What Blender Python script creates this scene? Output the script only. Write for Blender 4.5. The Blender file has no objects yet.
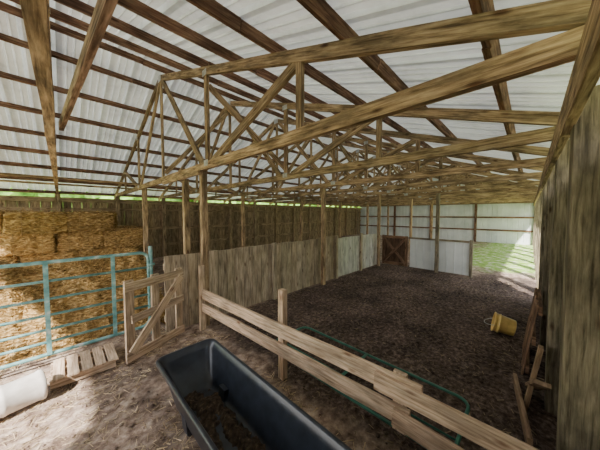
import bpy, bmesh, math, random
from mathutils import Vector, noise, Matrix
random.seed(7)
R=random.random
def U(a,b): return a+(b-a)*R()
scene=bpy.context.scene
coll=scene.collection

# ------------------------------------------------------------ materials
def nt(name):
    m=bpy.data.materials.new(name); m.use_nodes=True
    n=m.node_tree; b=n.nodes['Principled BSDF']
    return m,n,b
def N(n,t,**k):
    x=n.nodes.new(t)
    for a,v in k.items(): setattr(x,a,v)
    return x
def ramp(n,stops):
    r=N(n,'ShaderNodeValToRGB'); e=r.color_ramp.elements
    while len(e)<len(stops): e.new(0.5)
    for i,(p,c) in enumerate(stops):
        e[i].position=p; e[i].color=(c[0],c[1],c[2],1)
    return r
def wood(name,dark,mid,light,rough=0.8,bump=0.35,stain=0.5,knot=True):
    m,n,b=nt(name); L=n.links
    uv=N(n,'ShaderNodeUVMap'); uv.uv_map='UVMap'
    mp=N(n,'ShaderNodeMapping'); mp.inputs['Scale'].default_value=(2.2,34,1)
    L.new(uv.outputs[0],mp.inputs[0])
    no=N(n,'ShaderNodeTexNoise'); no.inputs['Scale'].default_value=1.6; no.inputs['Detail'].default_value=8; no.inputs['Roughness'].default_value=.65; no.inputs['Distortion'].default_value=0.4
    L.new(mp.outputs[0],no.inputs['Vector'])
    r=ramp(n,[(0.36,dark),(0.5,mid),(0.66,light)]); L.new(no.outputs[0],r.inputs[0])
    mp2=N(n,'ShaderNodeMapping'); mp2.inputs['Scale'].default_value=(2.0,7,1); L.new(uv.outputs[0],mp2.inputs[0])
    n2=N(n,'ShaderNodeTexNoise'); n2.inputs['Scale'].default_value=1.3; n2.inputs['Detail'].default_value=6; n2.inputs['Roughness'].default_value=.6; L.new(mp2.outputs[0],n2.inputs['Vector'])
    r2=ramp(n,[(0.38,((1-stain),(1-stain),(1-stain))),(0.58,(1,1,1))]); L.new(n2.outputs[0],r2.inputs[0])
    mx=N(n,'ShaderNodeMix',data_type='RGBA',blend_type='MULTIPLY'); mx.inputs[0].default_value=1
    L.new(r.outputs[0],mx.inputs[6]); L.new(r2.outputs[0],mx.inputs[7])
    last=mx.outputs[2]
    if knot:
        mp3=N(n,'ShaderNodeMapping'); mp3.inputs['Scale'].default_value=(3.2,9,1); L.new(uv.outputs[0],mp3.inputs[0])
        vo=N(n,'ShaderNodeTexVoronoi'); vo.inputs['Scale'].default_value=1.0; L.new(mp3.outputs[0],vo.inputs['Vector'])
        r3=ramp(n,[(0.06,(0.30,0.18,0.12)),(0.17,(1,1,1))]); L.new(vo.outputs['Distance'],r3.inputs[0])
        m3=N(n,'ShaderNodeMix',data_type='RGBA',blend_type='MULTIPLY'); m3.inputs[0].default_value=0.9
        L.new(last,m3.inputs[6]); L.new(r3.outputs[0],m3.inputs[7]); last=m3.outputs[2]
    at=N(n,'ShaderNodeAttribute'); at.attribute_name='tint'
    m4=N(n,'ShaderNodeMix',data_type='RGBA',blend_type='MULTIPLY'); m4.inputs[0].default_value=1
    L.new(last,m4.inputs[6]); L.new(at.outputs['Color'],m4.inputs[7])
    L.new(m4.outputs[2],b.inputs['Base Color'])
    b.inputs['Roughness'].default_value=rough; b.inputs['Specular IOR Level'].default_value=0.3
    bp=N(n,'ShaderNodeBump'); bp.inputs['Strength'].default_value=bump; bp.inputs['Distance'].default_value=0.01
    L.new(no.outputs[0],bp.inputs['Height']); L.new(bp.outputs[0],b.inputs['Normal'])
    return m
def noisemat(name,stops,scale=8,rough=0.6,bump=0.1,metal=0,detail=5,mapscale=(1,1,1),tint=False,dist=0.01,spec=0.5):
    m,n,b=nt(name); L=n.links
    tc=N(n,'ShaderNodeTexCoord'); mp=N(n,'ShaderNodeMapping'); mp.inputs['Scale'].default_value=mapscale
    L.new(tc.outputs['Object'],mp.inputs[0])
    no=N(n,'ShaderNodeTexNoise'); no.inputs['Scale'].default_value=scale; no.inputs['Detail'].default_value=detail
    L.new(mp.outputs[0],no.inputs['Vector'])
    r=ramp(n,stops); L.new(no.outputs[0],r.inputs[0]); last=r.outputs[0]
    if tint:
        at=N(n,'ShaderNodeAttribute'); at.attribute_name='tint'
        m4=N(n,'ShaderNodeMix',data_type='RGBA',blend_type='MULTIPLY'); m4.inputs[0].default_value=1
        L.new(last,m4.inputs[6]); L.new(at.outputs['Color'],m4.inputs[7]); last=m4.outputs[2]
    L.new(last,b.inputs['Base Color'])
    b.inputs['Roughness'].default_value=rough; b.inputs['Metallic'].default_value=metal
    b.inputs['Specular IOR Level'].default_value=spec
    bp=N(n,'ShaderNodeBump'); bp.inputs['Strength'].default_value=bump; bp.inputs['Distance'].default_value=dist
    L.new(no.outputs[0],bp.inputs['Height']); L.new(bp.outputs[0],b.inputs['Normal'])
    return m

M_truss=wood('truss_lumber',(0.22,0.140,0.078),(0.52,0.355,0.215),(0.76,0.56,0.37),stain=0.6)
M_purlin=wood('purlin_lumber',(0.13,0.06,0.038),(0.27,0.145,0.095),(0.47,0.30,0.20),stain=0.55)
M_fence=wood('fence_lumber',(0.40,0.275,0.185),(0.70,0.52,0.375),(0.88,0.71,0.55),stain=0.42)
M_part=wood('partition_boards',(0.38,0.29,0.20),(0.64,0.51,0.37),(0.80,0.67,0.51),stain=0.45)
M_partw=wood('whitewashed_boards',(0.50,0.48,0.43),(0.70,0.68,0.63),(0.82,0.81,0.77),stain=0.35)
M_back=wood('back_wall_boards',(0.22,0.155,0.09),(0.42,0.31,0.19),(0.58,0.45,0.30),stain=0.45)
M_post=wood('weathered_posts',(0.13,0.105,0.07),(0.29,0.24,0.17),(0.44,0.37,0.27),stain=0.55)
M_siding=wood('dark_siding_boards',(0.05,0.036,0.024),(0.10,0.076,0.05),(0.17,0.13,0.09),stain=0.5)
M_red=wood('red_brown_boards',(0.14,0.075,0.045),(0.28,0.16,0.10),(0.40,0.26,0.17))
M_hay=noisemat('hay',[(0.3,(0.18,0.105,0.035)),(0.5,(0.46,0.31,0.13)),(0.7,(0.78,0.60,0.33))],scale=17,rough=0.95,bump=1.0,mapscale=(1,1,3.2),tint=True,dist=0.05,spec=0.1,detail=9)
M_straw=noisemat('straw',[(0.3,(0.38,0.27,0.17)),(0.7,(0.72,0.57,0.40))],scale=3,rough=0.9,tint=True,spec=0.1)
M_teal=noisemat('teal_painted_steel',[(0.38,(0.10,0.25,0.25)),(0.58,(0.22,0.42,0.41)),(0.72,(0.52,0.60,0.57))],scale=12,rough=0.5,detail=8)
M_green=noisemat('green_painted_steel',[(0.35,(0.02,0.12,0.08)),(0.65,(0.05,0.22,0.16))],scale=9,rough=0.4)
M_black=noisemat('black_plastic',[(0.3,(0.012,0.015,0.022)),(0.7,(0.028,0.035,0.050))],scale=12,rough=0.28,bump=0.05)
M_silage=noisemat('trough_residue',[(0.3,(0.025,0.018,0.014)),(0.6,(0.085,0.06,0.042)),(0.78,(0.25,0.18,0.11))],scale=34,rough=0.9,bump=0.8,spec=0.2)
M_bucket=noisemat('white_plastic',[(0.35,(0.50,0.46,0.42)),(0.6,(0.76,0.72,0.68))],scale=6,rough=0.45)
M_yellow=noisemat('yellow_plastic',[(0.35,(0.60,0.38,0.08)),(0.6,(0.85,0.61,0.20))],scale=9,rough=0.3)
M_plate=noisemat('galvanised_plate',[(0.35,(0.35,0.36,0.36)),(0.65,(0.6,0.6,0.6))],scale=20,rough=0.4,metal=0.6)
M_twine=noisemat('twine',[(0.4,(0.25,0.15,0.06)),(0.6,(0.4,0.28,0.12))],scale=20,rough=0.9)
M_far=noisemat('white_metal_siding',[(0.35,(0.62,0.66,0.67)),(0.65,(0.80,0.84,0.85))],scale=1.5,rough=0.5,bump=0.03,tint=True)
M_leaf=noisemat('foliage',[(0.3,(0.05,0.12,0.015)),(0.5,(0.15,0.31,0.04)),(0.7,(0.34,0.52,0.10))],scale=3,rough=0.8,bump=0.8,dist=0.1)
M_grass=noisemat('grass',[(0.3,(0.14,0.19,0.05)),(0.55,(0.28,0.33,0.12)),(0.75,(0.48,0.44,0.28))],scale=2.5,rough=0.9,bump=0.5,detail=8)

def roofmat():
    m,n,b=nt('roof_panels'); L=n.links
    tc=N(n,'ShaderNodeTexCoord'); no=N(n,'ShaderNodeTexNoise'); no.inputs['Scale'].default_value=1.7; no.inputs['Detail'].default_value=9; no.inputs['Roughness'].default_value=.6
    L.new(tc.outputs['Object'],no.inputs['Vector'])
    r=ramp(n,[(0.32,(0.46,0.45,0.41)),(0.48,(0.70,0.71,0.68)),(0.65,(0.83,0.85,0.83))]); L.new(no.outputs[0],r.inputs[0])
    L.new(r.outputs[0],b.inputs['Base Color']); b.inputs['Roughness'].default_value=0.3
    tr=N(n,'ShaderNodeBsdfTranslucent'); tr.inputs[0].default_value=(0.92,0.94,0.88,1)  # slight translucency added so the metal sheet glows and brightens the interior
    mx=N(n,'ShaderNodeMixShader'); mx.inputs[0].default_value=0.05
    L.new(b.outputs[0],mx.inputs[1]); L.new(tr.outputs[0],mx.inputs[2])
    L.new(mx.outputs[0],n.nodes['Material Output'].inputs[0])
    return m
M_roof=roofmat()

def floormat():
    m,n,b=nt('barn_floor_dirt'); L=n.links
    tc=N(n,'ShaderNodeTexCoord')
    def nz(s,d=6):
        q=N(n,'ShaderNodeTexNoise'); q.inputs['Scale'].default_value=s; q.inputs['Detail'].default_value=d; q.inputs['Roughness'].default_value=0.7
        L.new(tc.outputs['Object'],q.inputs['Vector']); return q
    a=nz(8,10); c=nz(20,10); g=nz(4,8); a2=nz(1.3,5)
    ra=ramp(n,[(0.34,(0.10,0.068,0.050)),(0.48,(0.29,0.215,0.17)),(0.64,(0.56,0.46,0.38))]); L.new(a.outputs[0],ra.inputs[0])
    rc=ramp(n,[(0.36,(0.040,0.029,0.024)),(0.50,(0.105,0.078,0.066)),(0.66,(0.25,0.195,0.165))]); L.new(c.outputs[0],rc.inputs[0])
    rb=ramp(n,[(0.38,(0.55,0.54,0.54)),(0.60,(1.25,1.2,1.17))]); L.new(a2.outputs[0],rb.inputs[0])
    rg=ramp(n,[(0.35,(0.14,0.26,0.04)),(0.5,(0.30,0.46,0.10)),(0.62,(0.66,0.62,0.52))]); L.new(g.outputs[0],rg.inputs[0])
    at=N(n,'ShaderNodeAttribute'); at.attribute_name='tint'
    sp=N(n,'ShaderNodeSeparateColor'); L.new(at.outputs['Color'],sp.inputs[0])
    m1=N(n,'ShaderNodeMix',data_type='RGBA'); L.new(sp.outputs[0],m1.inputs[0]); L.new(ra.outputs[0],m1.inputs[6]); L.new(rc.outputs[0],m1.inputs[7])
    mb=N(n,'ShaderNodeMix',data_type='RGBA',blend_type='MULTIPLY'); mb.inputs[0].default_value=1; L.new(m1.outputs[2],mb.inputs[6]); L.new(rb.outputs[0],mb.inputs[7])
    m2=N(n,'ShaderNodeMix',data_type='RGBA'); L.new(sp.outputs[1],m2.inputs[0]); L.new(mb.outputs[2],m2.inputs[6]); L.new(rg.outputs[0],m2.inputs[7])
    L.new(m2.outputs[2],b.inputs['Base Color']); b.inputs['Roughness'].default_value=0.95; b.inputs['Specular IOR Level'].default_value=0.1
    bp=N(n,'ShaderNodeBump'); bp.inputs['Strength'].default_value=0.6; bp.inputs['Distance'].default_value=0.015
    L.new(c.outputs[0],bp.inputs['Height']); L.new(bp.outputs[0],b.inputs['Normal'])
    return m
M_floor=floormat()

# ------------------------------------------------------------ builder
ICO=[Vector(p).normalized() for p in ((0,0,1),(.9,0,.45),(.28,.85,.45),(-.72,.53,.45),(-.72,-.53,.45),(.28,-.85,.45),(.72,.53,-.45),(-.28,.85,-.45),(-.9,0,-.45),(-.28,-.85,-.45),(.72,-.53,-.45),(0,0,-1))]
ICF=[(0,1,2),(0,2,3),(0,3,4),(0,4,5),(0,5,1),(1,6,2),(2,7,3),(3,8,4),(4,9,5),(5,10,1),(2,6,7),(3,7,8),(4,8,9),(5,9,10),(1,10,6),(6,11,7),(7,11,8),(8,11,9),(9,11,10),(10,11,6)]
class B:
    def __init__(s,name,mats):
        s.name=name; s.mats=mats if isinstance(mats,list) else [mats]
        s.bm=bmesh.new(); s.uv=s.bm.loops.layers.uv.new('UVMap'); s.col=s.bm.loops.layers.float_color.new('tint')
    def paint(s,f,c,mi=0):
        f.material_index=mi
        for l in f.loops: l[s.col]=(c[0],c[1],c[2],1)
    def clod(s,c,r,tint,mi=0):
        sc=Vector((r*U(.8,1.4),r*U(.8,1.4),r*.6)); c=Vector(c)
        vs=[s.bm.verts.new(c+Vector((p.x*sc.x,p.y*sc.y,p.z*sc.z))*U(.8,1.15)) for p in ICO]
        for t in ICF: s.paint(s.bm.faces.new([vs[i] for i in t]),tint,mi)
    def board(s,p0,p1,w,t,side=(0,0,1),mi=0,seg=1,jit=0.0,tint=None,var=0.22):
        p0=Vector(p0);p1=Vector(p1); d=p1-p0; Ln=d.length; d.normalize()
        sd=Vector(side); sd=(sd-d*sd.dot(d)).normalized(); td=d.cross(sd).normalized()
        if tint is None:
            k=1-U(0,var); tint=(k*U(0.97,1.03),k,k*U(0.93,1.0))
        off=U(0,50); rings=[]
        for i in range(seg+1):
            f=i/seg; c=p0.lerp(p1,f)
            if seg>1 and 0<i<seg: c=c+sd*U(-jit,jit)+td*U(-jit,jit)
            ww=w*(1+ (U(-.06,.06) if seg>1 else 0))
            rings.append([s.bm.verts.new(c+sd*a*ww/2+td*b_*t/2) for a,b_ in ((-1,-1),(1,-1),(1,1),(-1,1))])
        per=[0,w,w+t,2*w+t,2*w+2*t]
        for i in range(seg):
            for j in range(4):
                a,b_=rings[i][j],rings[i][(j+1)%4]; c_,d_=rings[i+1][(j+1)%4],rings[i+1][j]
                f=s.bm.faces.new((a,b_,c_,d_))
                uv=[(i/seg*Ln,per[j]),(i/seg*Ln,per[j+1]),((i+1)/seg*Ln,per[j+1]),((i+1)/seg*Ln,per[j])]
                for l,q in zip(f.loops,uv): l[s.uv].uv=(q[0]+off,q[1]+off)
                s.paint(f,tint,mi)
        for r,rev in ((rings[0],True),(rings[-1],False)):
            f=s.bm.faces.new(r[::-1] if rev else r)
            for l,q in zip(f.loops,((0,0),(0,w),(.05,w),(.05,0))): l[s.uv].uv=(q[0]+off,q[1]+off)
            s.paint(f,tint,mi)
    def tube(s,pts,r,mi=0,n=10,closed=False,caps=True,tint=(1,1,1)):
        pts=[Vector(p) for p in pts]; rings=[]; m=len(pts); prev=None
        for i,p in enumerate(pts):
            if closed: t=(pts[(i+1)%m]-pts[i-1])
            else: t=pts[min(i+1,m-1)]-pts[max(i-1,0)]
            t.normalize()
            if prev is None:
                a=Vector((0,0,1)) if abs(t.z)<.9 else Vector((1,0,0)); x=(a-t*a.dot(t)).normalized()
            else: x=(prev-t*prev.dot(t)).normalized()
            prev=x; y=t.cross(x)
            rr=r[i] if isinstance(r,(list,tuple)) else r
            rings.append([s.bm.verts.new(p+(x*math.cos(k*2*math.pi/n)+y*math.sin(k*2*math.pi/n))*rr) for k in range(n)])
        rng=range(m if closed else m-1)
        for i in rng:
            A=rings[i];C=rings[(i+1)%m]
            for k in range(n):
                f=s.bm.faces.new((A[k],A[(k+1)%n],C[(k+1)%n],C[k])); f.smooth=True; s.paint(f,tint,mi)
        if not closed and caps:
            s.paint(s.bm.faces.new(rings[0][::-1]),tint,mi); s.paint(s.bm.faces.new(rings[-1]),tint,mi)
    def done(s,bevel=0,recalc=True):
        me=bpy.data.meshes.new(s.name)
        if recalc: bmesh.ops.recalc_face_normals(s.bm,faces=s.bm.faces[:])
        s.bm.to_mesh(me); s.bm.free()
        for m in s.mats: me.materials.append(m)
        o=bpy.data.objects.new(s.name,me); coll.objects.link(o)
        if bevel:
            md=o.modifiers.new('bev','BEVEL'); md.width=bevel; md.segments=2; md.limit_method='ANGLE'
        return o

# ------------------------------------------------------------ dimensions
YR,YB=-0.2,10.4; YM=5.1; SL=0.345; XN,XF=-2.0,18.0
def ztc(y): return 2.5+SL*min(y-YR,YB-y)
TX=[-1.47,-0.03]+[1.43*k for k in range(1,13)]

# ------------------------------------------------------------ floor & ground
b=B('floor',[M_floor,M_straw])
nx,ny=260,140
gx=[XN-1.2+(XF+0.6-(XN-1.2))*i/nx for i in range(nx+1)]; gy=[-0.55+(YB+0.3+0.55)*j/ny for j in range(ny+1)]
def zone(x,y):
    w=noise.noise((x*2,y*2,0))*0.18
    pen=min(1,max(0,(x+w-1.45)/0.25))*min(1,max(0,(8.6-x+w*3)/0.8))*(1 if y<3.6 else 0.45)
    g=min(1,max(0,(x+w*4-8.8)/0.8))*min(1,max(0,(2.3-y+w*4)/0.8))
    return pen,g
def fz(x,y):
    p,g=zone(x,y)
    z=noise.noise((x*3,y*3,1))*0.012+noise.noise((x*11,y*11,4))*0.006
    z+=p*(noise.noise((x*5,y*5,7))*0.018+abs(noise.noise((x*9,y*9,3)))*0.012)
    return z
vs=[[b.bm.verts.new((x,y,fz(x,y))) for y in gy] for x in gx]
for i in range(nx):
    for j in range(ny):
        f=b.bm.faces.new((vs[i][j],vs[i+1][j],vs[i+1][j+1],vs[i][j+1])); f.smooth=True
        for l in f.loops:
            p,g=zone(l.vert.co.x,l.vert.co.y); l[b.col]=(p,g,0,1)
def strand(x,y,k,l0=.02,l1=.09):
    a=U(0,6.28); l=U(l0,l1); w=U(.001,.003); z=fz(x,y)+.006
    dx,dy=math.cos(a)*l,math.sin(a)*l; nx_,ny_=-math.sin(a)*w,math.cos(a)*w
    f=b.bm.faces.new([b.bm.verts.new(p) for p in ((x-nx_,y-ny_,z),(x+dx-nx_,y+dy-ny_,z+U(0,.012)),(x+dx+nx_,y+dy+ny_,z+U(.002,.012)),(x+nx_,y+ny_,z))]); b.paint(f,(k,k,k*.95),1)
for _ in range(18000):
    x,y=U(-1.6,1.5),U(.2,4.2)
    if noise.noise((x*2.5,y*2.5,9))+U(-.35,.35)>-.05: strand(x,y,U(.3,1.3))
for _ in range(9000):
    x,y=U(1.5,7.8),U(-.1,3.6)
    if noise.noise((x*1.5,y*1.5,3))+U(-.35,.35)>-.05: strand(x,y,U(.15,.7),.02,.07)
for _ in range(1100):
    x=1.6+6*R()**1.3; y=U(-.05,3.55); r=U(.006,.020); b.clod((x,y,fz(x,y)+r*.3),r,(1,0,0))
for _ in range(500):
    x,y=U(-1.4,1.4),U(.3,3.6); r=U(.006,.018); b.clod((x,y,fz(x,y)+r*.3),r,(.4,0,0))
b.done(recalc=False)
b=B('ground',M_grass)
q=[b.bm.verts.new(p) for p in ((-60,-60,-.06),(80,-60,-.06),(80,80,-.06),(-60,80,-.06))]
b.paint(b.bm.faces.new(q),(1,1,1)); b.done()

def treeline(name,x0,x1,y0,y1,n,h):
    b=B(name,M_leaf)
    for i in range(n):
        f=i/(n-1); c=Vector((x0+(x1-x0)*f+U(-1,1),y0+(y1-y0)*f+U(-1,1),0)); r=U(1.6,2.6); hh=h*U(.8,1.2)
        b.tube([(c.x,c.y,-.06),(c.x,c.y,hh*.6)],0.2,n=6)
        for k in range(3):
            mat=Matrix.Translation((c.x+U(-.8,.8),c.y+U(-.8,.8),hh*(.35+.25*k)))@Matrix.Diagonal((r,r,hh*.35,1))
            res=bmesh.ops.create_icosphere(b.bm,subdivisions=3,radius=1,matrix=mat)
            for v in res['verts']:
                v.co+= (v.co-mat.translation)*noise.noise(v.co*1.3)*0.5
    for f in b.bm.faces:
        for l in f.loops: l[b.col]=(1,1,1,1)
    return b.done()
treeline('tree_line',-14,40,19,22,24,5)
treeline('tree_line',10,45,-12,-14,14,5)

# ------------------------------------------------------------ roof sheet (ceiling)
b=B('ceiling',M_roof)
prof=[]; x=XN-0.25
P_=.33
while x<XF+0.3:
    prof+=[(x,0),(x+.083,0),(x+.090,.022),(x+.102,.022),(x+.109,0),(x+.173,0),(x+.180,.022),(x+.192,.022),(x+.199,0),(x+.262,0),(x+.270,.075),(x+.305,.075),(x+.313,0)]; x+=P_
for (ya,yb) in ((YR-.55,YM),(YM,YB+.55)):
    ys=[ya+(yb-ya)*i/3 for i in range(4)]
    rows=[[b.bm.verts.new((px,y,2.5+SL*min(y-YR,YB-y)+0.095+pz)) for px,pz in prof] for y in ys]
    for r0,r1 in zip(rows,rows[1:]):
        for i in range(len(prof)-1):
            if prof[i+1][0]-prof[i][0]<1e-5: continue
            b.paint(b.bm.faces.new((r0[i],r0[i+1],r1[i+1],r1[i])),(1,1,1))
b.done()

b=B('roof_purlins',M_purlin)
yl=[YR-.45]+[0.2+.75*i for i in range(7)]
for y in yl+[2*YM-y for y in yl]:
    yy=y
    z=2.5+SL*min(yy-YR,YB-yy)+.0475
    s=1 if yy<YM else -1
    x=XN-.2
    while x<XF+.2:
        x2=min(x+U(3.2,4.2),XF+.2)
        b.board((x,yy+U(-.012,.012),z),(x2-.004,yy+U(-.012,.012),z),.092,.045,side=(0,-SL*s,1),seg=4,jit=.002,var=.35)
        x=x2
b.done(.004)

# ------------------------------------------------------------ trusses
def truss(x):
    b=B('roof_truss',[M_truss,M_plate])
    H=.100
    dz=H/2*math.sqrt(1+SL*SL)
    cz=2.36
    b.board((x,YR-.12,cz),(x,YB/2+YR,cz),H,.054,seg=9,jit=.004,var=.3); b.board((x,YB/2+YR,cz),(x,YB+.12,cz),H,.054,seg=9,jit=.004,var=.3)
    zt=lambda y: ztc(y)-dz
    b.board((x,YR-.5,2.5+SL*(-.5)-dz),(x,YM,zt(YM)),H,.048,side=(0,-SL,1),seg=9,jit=.003,var=.3)
    b.board((x,YM,zt(YM)),(x,YB+.5,2.5+SL*(-.5)-dz),H,.048,side=(0,SL,1),seg=9,jit=.003,var=.3)
    for s in (-1,1):
        def P(y,top):
            yy=y if s==-1 else 2*YM-y
            return (x,yy,zt(yy)-.03 if top else cz+.03)
        b.board(P(5.02,True),P(3.3,False),.09,.038,side=(0,1,0),var=.4)
        b.board(P(3.15,True),P(3.15,False),.08,.039,side=(0,1,0),var=.4)
        b.board(P(1.4,True),P(3.0,False),.09,.038,side=(0,1,0),var=.4)
        b.board(P(1.4,True),P(1.4,False),.065,.039,side=(0,1,0),var=.4)
        for (y,t) in ((3.15,False),(3.15,True)):
            c=Vector(P(y,t))
            for sx in (-.029,.029):
                b.board((x+sx,c.y-.06,c.z),(x+sx,c.y+.06,c.z),.08,.003,mi=1,tint=(1,1,1))
    b.board((x,YM,zt(YM)-.03),(x,YM,cz+.03),.07,.035,side=(0,1,0))
    for sx in (-.029,.029):
        b.board((x+sx,YM-.08,zt(YM)-.02),(x+sx,YM+.08,zt(YM)-.02),.12,.003,mi=1,tint=(1,1,1))
    return b.done(.006)
for x in TX: truss(x)

b=B('truss_bracing',M_truss)
for y in (6.9,8.3):
    x=-1.5
    while x<17.2:
        b.board((x,y,2.43),(min(x+4.3,17.3),y+U(-.03,.03),2.43),.04,.085,seg=3,jit=.002); x+=4.29
for k in range(1,11,2):
    b.board((TX[k+1]+.05,5.15,2.5),(TX[k+2]-.04,5.15,4.05),.03,.08,side=(0,1,0))
    b.board((TX[k+1]+.05,3.2,3.45),(TX[k+2]+.05,3.2,2.5),.03,.08,side=(0,1,0))
b.board((.16,.9,2.475),(.035,3.0,2.475),.08,.03,side=(0,0,1),seg=3,tint=(1.1,1.12,1.2))
b.board((1.37,3.3,2.275),(1.37,4.9,2.275),.06,.04)
b.done(.003)

# ------------------------------------------------------------ posts
def post(name,x,y,z0,z1,w=.11,t=.11,mat=M_truss):
    b=B(name,mat); b.board((x,y,z0),(x,y,z1),w,t,side=(0,1,0),seg=5,jit=.003); return b.done(.004)
for x in TX[2::2]:
    post('support_post',x+.09,7.0,-.05,2.40,.10,.10)
for x in (TX[2],TX[4],TX[6],TX[8],TX[10]):
    post('support_post',x+.082,3.5,-.05,2.40,.08,.09)
post('support_post',1.53,4.25,-.05,2.30,.09,.09)
post('support_post',7.6,1.9,-.05,2.30,.09,.09,M_post)
for i,x in enumerate([-1.9,-.5,1.85,2.95,4.3,5.7,7.15,8.6,10,11.4,12.9,14.3,15.7,17.9]):
    post('wall_post',x,-.23,-.06,2.30,.18,.16,M_post)

b=B('eave_beam',M_truss)
x=XN
while x<XF:
    x2=min(x+4.0,XF); b.board((x,-.125,2.22),(x2-.005,-.125,2.22),.17,.04,seg=4,jit=.002); x=x2
b.done(.004)
b=B('eave_beam',M_back)
x=XN
while x<XF:
    x2=min(x+4.0,XF); b.board((x,YB-.12,2.14),(x2-.005,YB-.12,2.14),.14,.04); x=x2
b.done(.004)

# ------------------------------------------------------------ walls
b=B('wall_right',[M_siding,M_back])
x=XN
while x<6.3:
    w=U(.17,.22); b.board((x+w/2,-.345,-.05),(x+w/2,-.345,2.0+U(-.01,.01)),w-.01,.024,side=(1,0,0),mi=0,var=.45); x+=w
for z in (.45,1.25,1.95): b.board((XN,-.372,z),(6.4,-.372,z),.09,.03)
b.done(.002)
b=B('wall_back',M_back)
x=XN
while x<XF:
    w=U(.18,.26); b.board((x+w/2,YB,-.05),(x+w/2,YB,2.14),w-.005,.025,side=(1,0,0),var=.35); x+=w
for z in (.5,1.15,1.85): b.board((XN,YB-.035,z),(XF,YB-.035,z),.09,.04)
for x in TX: b.board((x,YB-.1,-.05),(x,YB-.1,2.31),.12,.1,side=(1,0,0))
b.done(.002)
def ribwall(name,xw,y0,y1,zb,gable,mat,flip=1,hole=None):
    b=B(name,[mat,M_purlin])
    prof=[];y=y0
    while y<y1-.01:
        for dy,dx in ((0,0),(.17,0),(.185,.02),(.215,.02)): prof.append((min(y+dy,y1),dx))
        y+=.23
    prof.append((y1,0))
    def top(y): return (2.5+SL*min(y-YR,YB-y)+.07) if gable else 2.3
    for (ya,dxa),(yb,dxb) in zip(prof,prof[1:]):
        if yb-ya<1e-5: continue
        z0a=zb
        if hole and hole[0]<=(ya+yb)/2<=hole[1]: z0a=hole[2]
        f=b.bm.faces.new([b.bm.verts.new(p) for p in ((xw+dxa*flip,ya,z0a),(xw+dxb*flip,yb,z0a),(xw+dxb*flip,yb,top(yb)),(xw+dxa*flip,ya,top(ya)))])
        b.paint(f,(1,1,1))
    return b
b=ribwall('wall_far',XF,-.4,YB,-.05,True,M_far)
for z in (.75,1.5,2.35): b.board((XF-.045,-.35,z),(XF-.045,YB,z),.09,.04,mi=1)
for y in (2.4,4.9,7.4): b.board((XF-.1,y,0),(XF-.1,y,2.3),.12,.1,side=(0,1,0),mi=1)
b.done()
b=ribwall('wall_near',XN,-.4,YB,-.05,True,M_far,-1,hole=(1.15,9.6,2.5))
b.board((XN+.05,1.1,0),(XN+.05,1.1,2.5),.12,.1,side=(0,1,0),mi=1); b.board((XN+.05,9.66,0),(XN+.05,9.66,2.5),.12,.1,side=(0,1,0),mi=1)
b.done()

# ------------------------------------------------------------ stall partition
b=B('stall_partition',[M_part,M_partw])
x=1.0
while x<7.55:
    w=U(.13,.2)
    white=x>5.05
    if white: w=U(.2,.3)
    top=(1.10 if not white else 1.05)+(U(-.008,.008))
    if 4.2<x<5.05: top+=.03
    b.board((x+w/2,3.66,.0),(x+w/2,3.66,top),w-.008,.022,side=(1,0,0),mi=1 if white else 0,var=.34 if not white else .1); x+=w
for z in (.2,.95): b.board((1.0,3.69,z),(7.6,3.69,z),.09,.035)
for x in (2.95,5.05,6.3): b.board((x,3.6,0),(x,3.6,1.13),.08,.06,side=(1,0,0))
b.done(.002)

b=B('braced_gate',M_red)
X=7.62
ya,yb=3.55,2.72
for y in (ya-.04,yb+.04): b.board((X,y,.04),(X,y,1.0),.08,.035,side=(0,1,0))
for z in (.09,.95): b.board((X-.0,yb+.08,z),(X-.0,ya-.08,z),.09,.033)
b.board((X-.03,yb+.06,.12),(X-.03,ya-.06,.93),.08,.022); b.board((X-.035,yb+.06,.93),(X-.035,ya-.06,.12),.08,.022)
y=yb+.08
while y<ya-.1: b.board((X+.03,y+.05,.05),(X+.03,y+.05,.99),.1,.018,side=(0,1,0),tint=(.5,.5,.5)); y+=.105
b.done(.002)
b=B('low_metal_panel',[M_far,M_post])
X=7.68
y=2.68
while y>1.25:
    w=.2; b.board((X+.02,y-w/2,.03),(X+.02,y-w/2,.93),w-.004,.012,side=(0,1,0),tint=(1,1,1)); b.tube([(X+.01,y-w,.03),(X+.01,y-w,.93)],.012,n=6); y-=w
b.board((X-.01,1.15,.95),(X-.01,2.7,.95),.05,.04,mi=1)
b.board((X,1.1,-.03),(X,1.1,1.0),.07,.07,side=(0,1,0),mi=1)
b.done(.002)

# ------------------------------------------------------------ foreground fence
b=B('board_fence',M_fence)
def FX(y): return 1.42+(3.45-y)*.05
b.board((FX(3.5),3.46,.535),(FX(.45),.45,.545),.135,.03,seg=6,jit=.003,tint=(1,.98,.95))
b.board((FX(3.5),3.46,.34),(FX(.52),.52,.345),.125,.03,seg=6,jit=.003,tint=(.95,.93,.9))
b.board((FX(.75)-.034,.75,.53),(FX(-.12)-.034,-.12,.51),.12,.03,seg=2,tint=(.92,.88,.84))
b.board((FX(.62)-.034,.62,.34),(FX(-.12)-.034,-.12,.28),.12,.03,seg=2,tint=(.85,.8,.76))
b.board((FX(1.78)+.06,1.78,-.03),(FX(1.78)+.06,1.78,.93),.065,.075,side=(1,0,0),tint=(1,.95,.9))
b.board((FX(.6)+.035,.6,.2),(FX(.6)+.035,.6,.62),.09,.03,side=(0,1,0))
b.board((1.42,3.40,-.03),(1.42,3.40,.95),.075,.05,side=(1,0,0))
b.done(.004)

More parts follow.
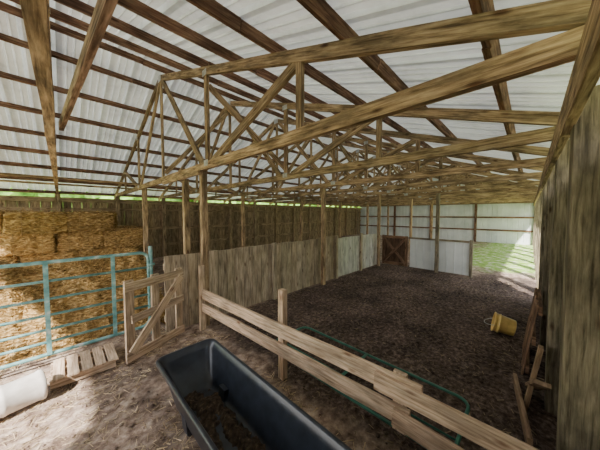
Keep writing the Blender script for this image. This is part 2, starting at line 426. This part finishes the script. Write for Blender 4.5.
# ------------------------------------------------------------ wooden gate (small, ajar)
b=B('wooden_gate',M_fence)
A=Vector((.47,3.2,0)); C=Vector((1.17,3.5,0)); d=(C-A).normalized(); nrm=Vector((-d.y,d.x,0)); Lg=(C-A).length
def G(s,z,o=0):
    p=A+d*s+nrm*o; return (p.x,p.y,z)
for s in (.05,Lg*.48,Lg-.05): b.board(G(s,.02),G(s,.95),.10,.03,side=d)
for z in (.08,.88): b.board(G(-.02,z,-.032),G(Lg,z,-.032),.10,.028)
b.board(G(.05,.50,-.032),G(Lg,.52,-.032),.09,.028)
b.board(G(.03,.13,-.062),G(Lg-.05,.84,-.062),.10,.025)
b.done(.003)

# ------------------------------------------------------------ tube gates
b=B('tube_gate',M_teal)
x0,x1=-1.75,.84; Yg=3.78; zt,zb=1.17,.14; r=.02
def rrect(P,u0,u1,v0,v1,c):
    pts=[]
    for (cu,cv,a0) in ((u1-c,v1-c,0),(u0+c,v1-c,90),(u0+c,v0+c,180),(u1-c,v0+c,270)):
        for k in range(5):
            a=math.radians(a0+k*22.5); pts.append(P(cu+c*math.cos(a),cv+c*math.sin(a)))
    return pts
P=lambda u,v:(u,Yg,v)
b.tube(rrect(P,x0,x1,zb,zt,.1),r,closed=True)
for z in (.28,.42,.58,.76,.96): b.tube([(x0,Yg,z),(x1,Yg,z)],.015)
for x in (-1.0,-.13,.45): b.board((x,Yg-.02,zb),(x,Yg-.02,zt),.04,.012,side=(1,0,0),tint=(1,1,1))
b.tube([(x1+.03,Yg+.005,-.02),(x1+.03,Yg+.005,1.25)],.025)
b.tube([(x0-.05,Yg,-.02),(x0-.05,Yg,1.25)],.03)
for z in (.3,1.0): b.tube([(x1-.01,Yg-.03,z),(x1+.07,Yg-.03,z)],.018)
b.done()
b=B('tube_gate',M_green)
P=lambda u,v:(u,v,.065)
b.tube(rrect(P,1.75,2.45,.32,2.3,.1),.014,closed=True)
for u in (1.95,2.2): b.tube([(u,.32,.065),(u,2.3,.065)],.008)
for v in (1.3,): b.board((1.75,v,.08),(2.45,v,.08),.03,.008,side=(0,1,0),tint=(1,1,1))
b.done()

# ------------------------------------------------------------ feed trough
TXc=.79
b=B('feed_trough',[M_black,M_silage])
def ring(hx,hy,z,c,n=6,cx=TXc,cy=1.2):
    pts=[]
    for sx,sy,a0 in ((1,1,0),(-1,1,90),(-1,-1,180),(1,-1,270)):
        for k in range(n):
            a=math.radians(a0+90*k/(n-1)); pts.append((cx+sx*(hx-c)+c*math.cos(a),cy+sy*(hy-c)+c*math.sin(a),z))
    return [b.bm.verts.new(p) for p in pts]
prof=[(.15,.86,.08,.06),(.17,.90,.10,.07),(.225,1.05,.39,.07),(.23,1.055,.405,.07),(.256,1.085,.408,.08),(.264,1.092,.415,.08),(.266,1.094,.435,.08),(.26,1.088,.445,.08),(.246,1.07,.446,.07),(.236,1.058,.436,.07),(.215,1.035,.38,.065),(.16,.90,.13,.06),(.13,.86,.105,.05)]
rs=[ring(*p) for p in prof]
for r0,r1 in zip(rs,rs[1:]):
    m=len(r0)
    for k in range(m):
        f=b.bm.faces.new((r0[k],r0[(k+1)%m],r1[(k+1)%m],r1[k])); f.smooth=True; b.paint(f,(1,1,1))
b.paint(b.bm.faces.new(rs[0][::-1]),(1,1,1)); b.paint(b.bm.faces.new(rs[-1]),(1,1,1))
gxn,gyn=12,70
vv=[[b.bm.verts.new((TXc-.155+.31*i/gxn,1.2-.88+1.76*j/gyn,.125+.05*noise.noise((i*.3,j*.14,2))+.03*noise.noise((i*.9,j*.8,5))-.03*abs(i/gxn-.5))) for j in range(gyn+1)] for i in range(gxn+1)]
for i in range(gxn):
    for j in range(gyn):
        b.paint(b.bm.faces.new((vv[i][j],vv[i+1][j],vv[i+1][j+1],vv[i][j+1])),(1,1,1),1)
for sx in (-1,1):
    for yy in (.55,1.85):
        b.board((TXc+sx*.14,yy,-.02),(TXc+sx*.16,yy,.2),.10,.05,side=(0,1,0),tint=(1,1,1))
b.done()

# ------------------------------------------------------------ barrel / bucket
def lathe(b,prof,n=32,mat=Matrix(),mi=0):
    rings=[]
    for (r,z) in prof:
        rings.append([b.bm.verts.new(mat@Vector((r*math.cos(2*math.pi*k/n),r*math.sin(2*math.pi*k/n),z))) for k in range(n)])
    for A_,C_ in zip(rings,rings[1:]):
        for k in range(n):
            f=b.bm.faces.new((A_[k],A_[(k+1)%n],C_[(k+1)%n],C_[k])); f.smooth=True; b.paint(f,(1,1,1),mi)
    b.paint(b.bm.faces.new(rings[0][::-1]),(1,1,1),mi); b.paint(b.bm.faces.new(rings[-1]),(1,1,1),mi)
b=B('plastic_barrel',M_bucket)
mt=Matrix.Translation((-.70,3.02,.14))@Matrix.Rotation(math.radians(14),4,'Z')@Matrix.Rotation(math.radians(90),4,'Y')@Matrix.Diagonal((.85,.85,1,1))
lathe(b,[(.10,0),(.128,.01),(.135,.04),(.142,.30),(.148,.31),(.148,.325),(.143,.335),(.146,.52),(.155,.53),(.155,.555),(.146,.56),(.138,.55),(.136,.5),(.13,.05)],mat=mt)
b.done()
b=B('yellow_bucket',[M_yellow,M_plate])
mt=Matrix.Translation((4.30,.10,.135))@Matrix.Rotation(math.radians(8),4,'Z')@Matrix.Rotation(math.radians(-80),4,'X')@Matrix.Diagonal((.92,.92,.82,1))
lathe(b,[(.09,0),(.112,.006),(.118,.02),(.134,.20),(.142,.203),(.142,.215),(.136,.22),(.139,.265),(.148,.27),(.148,.285),(.138,.286),(.132,.26),(.112,.03),(.10,.014)],mat=mt)
hp=[mt@Vector((.146*math.cos(a),.05*math.sin(a),.27+.13*math.sin(a))) for a in [math.pi*k/12 for k in range(13)]]
b.tube(hp,.004,mi=1,n=6)
b.done()

b=B('wooden_pallet',M_fence)
for yy in (3.25,3.45,3.62):
    b.board((-.12,yy,.05),(.38,yy,.05),.08,.04,tint=(.9,.88,.86))
for i in range(5): b.board((-.06+.105*i,3.2,.1),(-.06+.105*i,3.66,.1),.085,.018,side=(1,0,0),tint=(.95,.93,.9))
b.done(.002)

b=B('wooden_pallet',M_red)
def Q(x,z,o=0): return (x,-.02-z*.12+o,z)
for z in (.08,.4,.72): b.board(Q(3.35,z),Q(4.15,z),.09,.03)
for x in (3.4,3.6,3.8,3.95,4.1): b.board(Q(x,.0,.03),Q(x,.78,.03),.085,.018,side=(1,0,0))
b.done(.002)
b=B('scrap_boards',M_part)
b.board((2.2,-.05,.12),(3.2,.06,.03),.09,.03,tint=(.6,.5,.45)); b.board((2.35,-.1,.5),(3.1,-.06,.05),.09,.03,side=(0,1,0),tint=(.6,.5,.42)); b.board((2.75,-.02,.02),(2.75,-.10,.6),.08,.03,side=(1,0,0),tint=(.6,.5,.42))
b.done(.002)

# ------------------------------------------------------------ hay bales
def bale(b,c,sx,sy,sz,rot,tint):
    m=Matrix.Translation(c)@Matrix.Rotation(rot,4,'Z')
    n=9; sd=U(0,100)
    V={}
    def vert(i,j,k):
        key=(i,j,k)
        if key not in V:
            p=Vector(((i/n-.5),(j/n-.5),(k/n-.5)))
            e=sum(1 for q in (abs(p.x),abs(p.y),abs(p.z)) if q>.49)
            sh=1-(.05 if e==2 else .1 if e==3 else 0)
            p=Vector((p.x*sx*sh,p.y*sy*sh,p.z*sz*sh))
            p+=noise.noise_vector(p*7+Vector((sd,0,0)))*.028+noise.noise_vector(p*22+Vector((sd,0,0)))*.022
            V[key]=b.bm.verts.new(m@p)
        return V[key]
    for ax in range(3):
        for side in (0,n):
            for i in range(n):
                for j in range(n):
                    q=[]
                    for a,c_ in ((i,j),(i+1,j),(i+1,j+1),(i,j+1)):
                        k=[0,0,0]; k[ax]=side; k[(ax+1)%3]=a; k[(ax+2)%3]=c_; q.append(vert(*k))
                    f=b.bm.faces.new(q); kk=U(.8,1.15); b.paint(f,(tint[0]*kk,tint[1]*kk,tint[2]*kk))
    for q in (-.25,.25):
        hx,hy,hz=sx*q,sy/2+.012,sz/2+.012
        pts=[m@Vector(p) for p in ((hx,-hy,-hz),(hx,hy,-hz),(hx,hy,hz),(hx,-hy,hz))]
        b.tube(pts,.005,mi=1,n=5,closed=True)
    for _ in range(260):
        u,v=U(-.5,.5),U(-.5,.5)
        ch=R()
        if ch<.55: p=Vector((u*sx,-sy/2-.01,v*sz))
        elif ch<.85: p=Vector((u*sx,v*sy,sz/2+.01))
        else: p=Vector((sx/2+.01,u*sy,v*sz))
        dd=Vector((U(-1,1),U(-1,.6),U(-1,.6))).normalized()*U(.05,.2); w_=Vector((U(-1,1),U(-1,1),U(-1,1)))*.005
        p=m@p; dd=m.to_3x3()@dd
        f=b.bm.faces.new([b.bm.verts.new(p-w_),b.bm.verts.new(p+w_),b.bm.verts.new(p+dd)]); k=U(.5,1.6)*tint[0]; b.paint(f,(k,k*.95,k*.82))
def haystack(b,x0,x1,y0,y1,layers,tb,lz=.4,skip=.0,seed=1,ragged=0.05):
    random.seed(seed)
    for k in range(layers):
        y=y0
        while y+.4<=y1:
            x=x0+(.25 if k%2 else 0)+U(-.1,.1)
            while x+.5<=x1:
                L_=U(.75,1.0)
                if not (k==layers-1 and R()<skip):
                    t=tb*U(.55,1.15)
                    bale(b,(x+L_/2,y+.22+U(-ragged,ragged),lz*k+lz/2+U(-.02,.02)),L_,.46,lz+.01,U(-.09,.09),(t,t*U(.9,.98),t*U(.74,.88)))
                x+=L_+.01
            y+=.47
b=B('hay_bale_stack',[M_hay,M_twine])
haystack(b,-1.8,1.4,7.25,9.2,4,.9,lz=.435,skip=.1,seed=3,ragged=.08)
b.done()
b=B('hay_bale_stack',[M_hay,M_twine])
haystack(b,-1.8,1.1,4.95,6.7,2,1.1,skip=.3,seed=5,ragged=.09)
random.seed(11)
n1,n2=110,50
def hz(x,y):
    h=.92*math.exp(-((y-5.3)/.85)**2)*(1-.15*math.cos(x*3))+.06
    h*=min(1,max(0,(1.36-x)/.4)); h*=min(1,max(0,(y-3.95)/.6))
    return h+.16*noise.noise((x*2.4,y*2.4,0))+.09*noise.noise((x*8,y*8,2))+.03*noise.noise((x*20,y*20,2))-.04
vv=[[b.bm.verts.new((-1.8+3.2*i/n1,4.0+2.8*j/n2,hz(-1.8+3.2*i/n1,4.0+2.8*j/n2))) for j in range(n2+1)] for i in range(n1+1)]
for i in range(n1):
    for j in range(n2):
        f=b.bm.faces.new((vv[i][j],vv[i+1][j],vv[i+1][j+1],vv[i][j+1])); kk=U(.85,1.15); b.paint(f,(1.0*kk,.93*kk,.84*kk))
for _ in range(16000):
    x,y=U(-1.7,1.3),U(4.05,6.3); p=Vector((x,y,hz(x,y)+.01))
    dd=Vector((U(-1,1),U(-1,1),U(-.2,.6))).normalized()*U(.06,.18); w_=Vector((U(-1,1),U(-1,1),U(-1,1)))*.005
    f=b.bm.faces.new([b.bm.verts.new(p-w_),b.bm.verts.new(p+w_),b.bm.verts.new(p+dd)]); k=U(.35,1.5); b.paint(f,(k,k*.95,k*.82))
b.done()

# ------------------------------------------------------------ light
w=bpy.data.worlds.new('sky'); scene.world=w; w.use_nodes=True; n=w.node_tree; bg=n.nodes['Background']
tc=N(n,'ShaderNodeTexCoord'); sp=N(n,'ShaderNodeSeparateXYZ'); n.links.new(tc.outputs['Generated'],sp.inputs[0])
r=ramp(n,[(0.0,(.92,.88,.80)),(0.15,(1.0,.96,.90)),(1.0,(.65,.76,1.0))]); n.links.new(sp.outputs[2],r.inputs[0]); n.links.new(r.outputs[0],bg.inputs[0])
bg.inputs[1].default_value=5.2
sl=bpy.data.lights.new('sun','SUN'); sl.energy=19; sl.angle=.03; sl.color=(1,.95,.87)
so=bpy.data.objects.new('sun',sl); coll.objects.link(so)
e=math.radians(45); dv=Vector((.85*math.cos(e),.53*math.cos(e),-math.sin(e)))
so.rotation_euler=dv.to_track_quat('-Z','Y').to_euler(); so.location=(-10,-6,10)

# ------------------------------------------------------------ camera
cam=bpy.data.cameras.new('camera'); cam.sensor_width=36; cam.lens=36*235/600; cam.clip_start=.02
co=bpy.data.objects.new('camera',cam); coll.objects.link(co)
th=math.radians(44.4); pt=math.radians(-2.68)
fw=Vector((math.cos(th)*math.cos(pt),math.sin(th)*math.cos(pt),math.sin(pt)))
co.location=(0,0,1.7); co.rotation_euler=fw.to_track_quat('-Z','Y').to_euler()
scene.camera=co
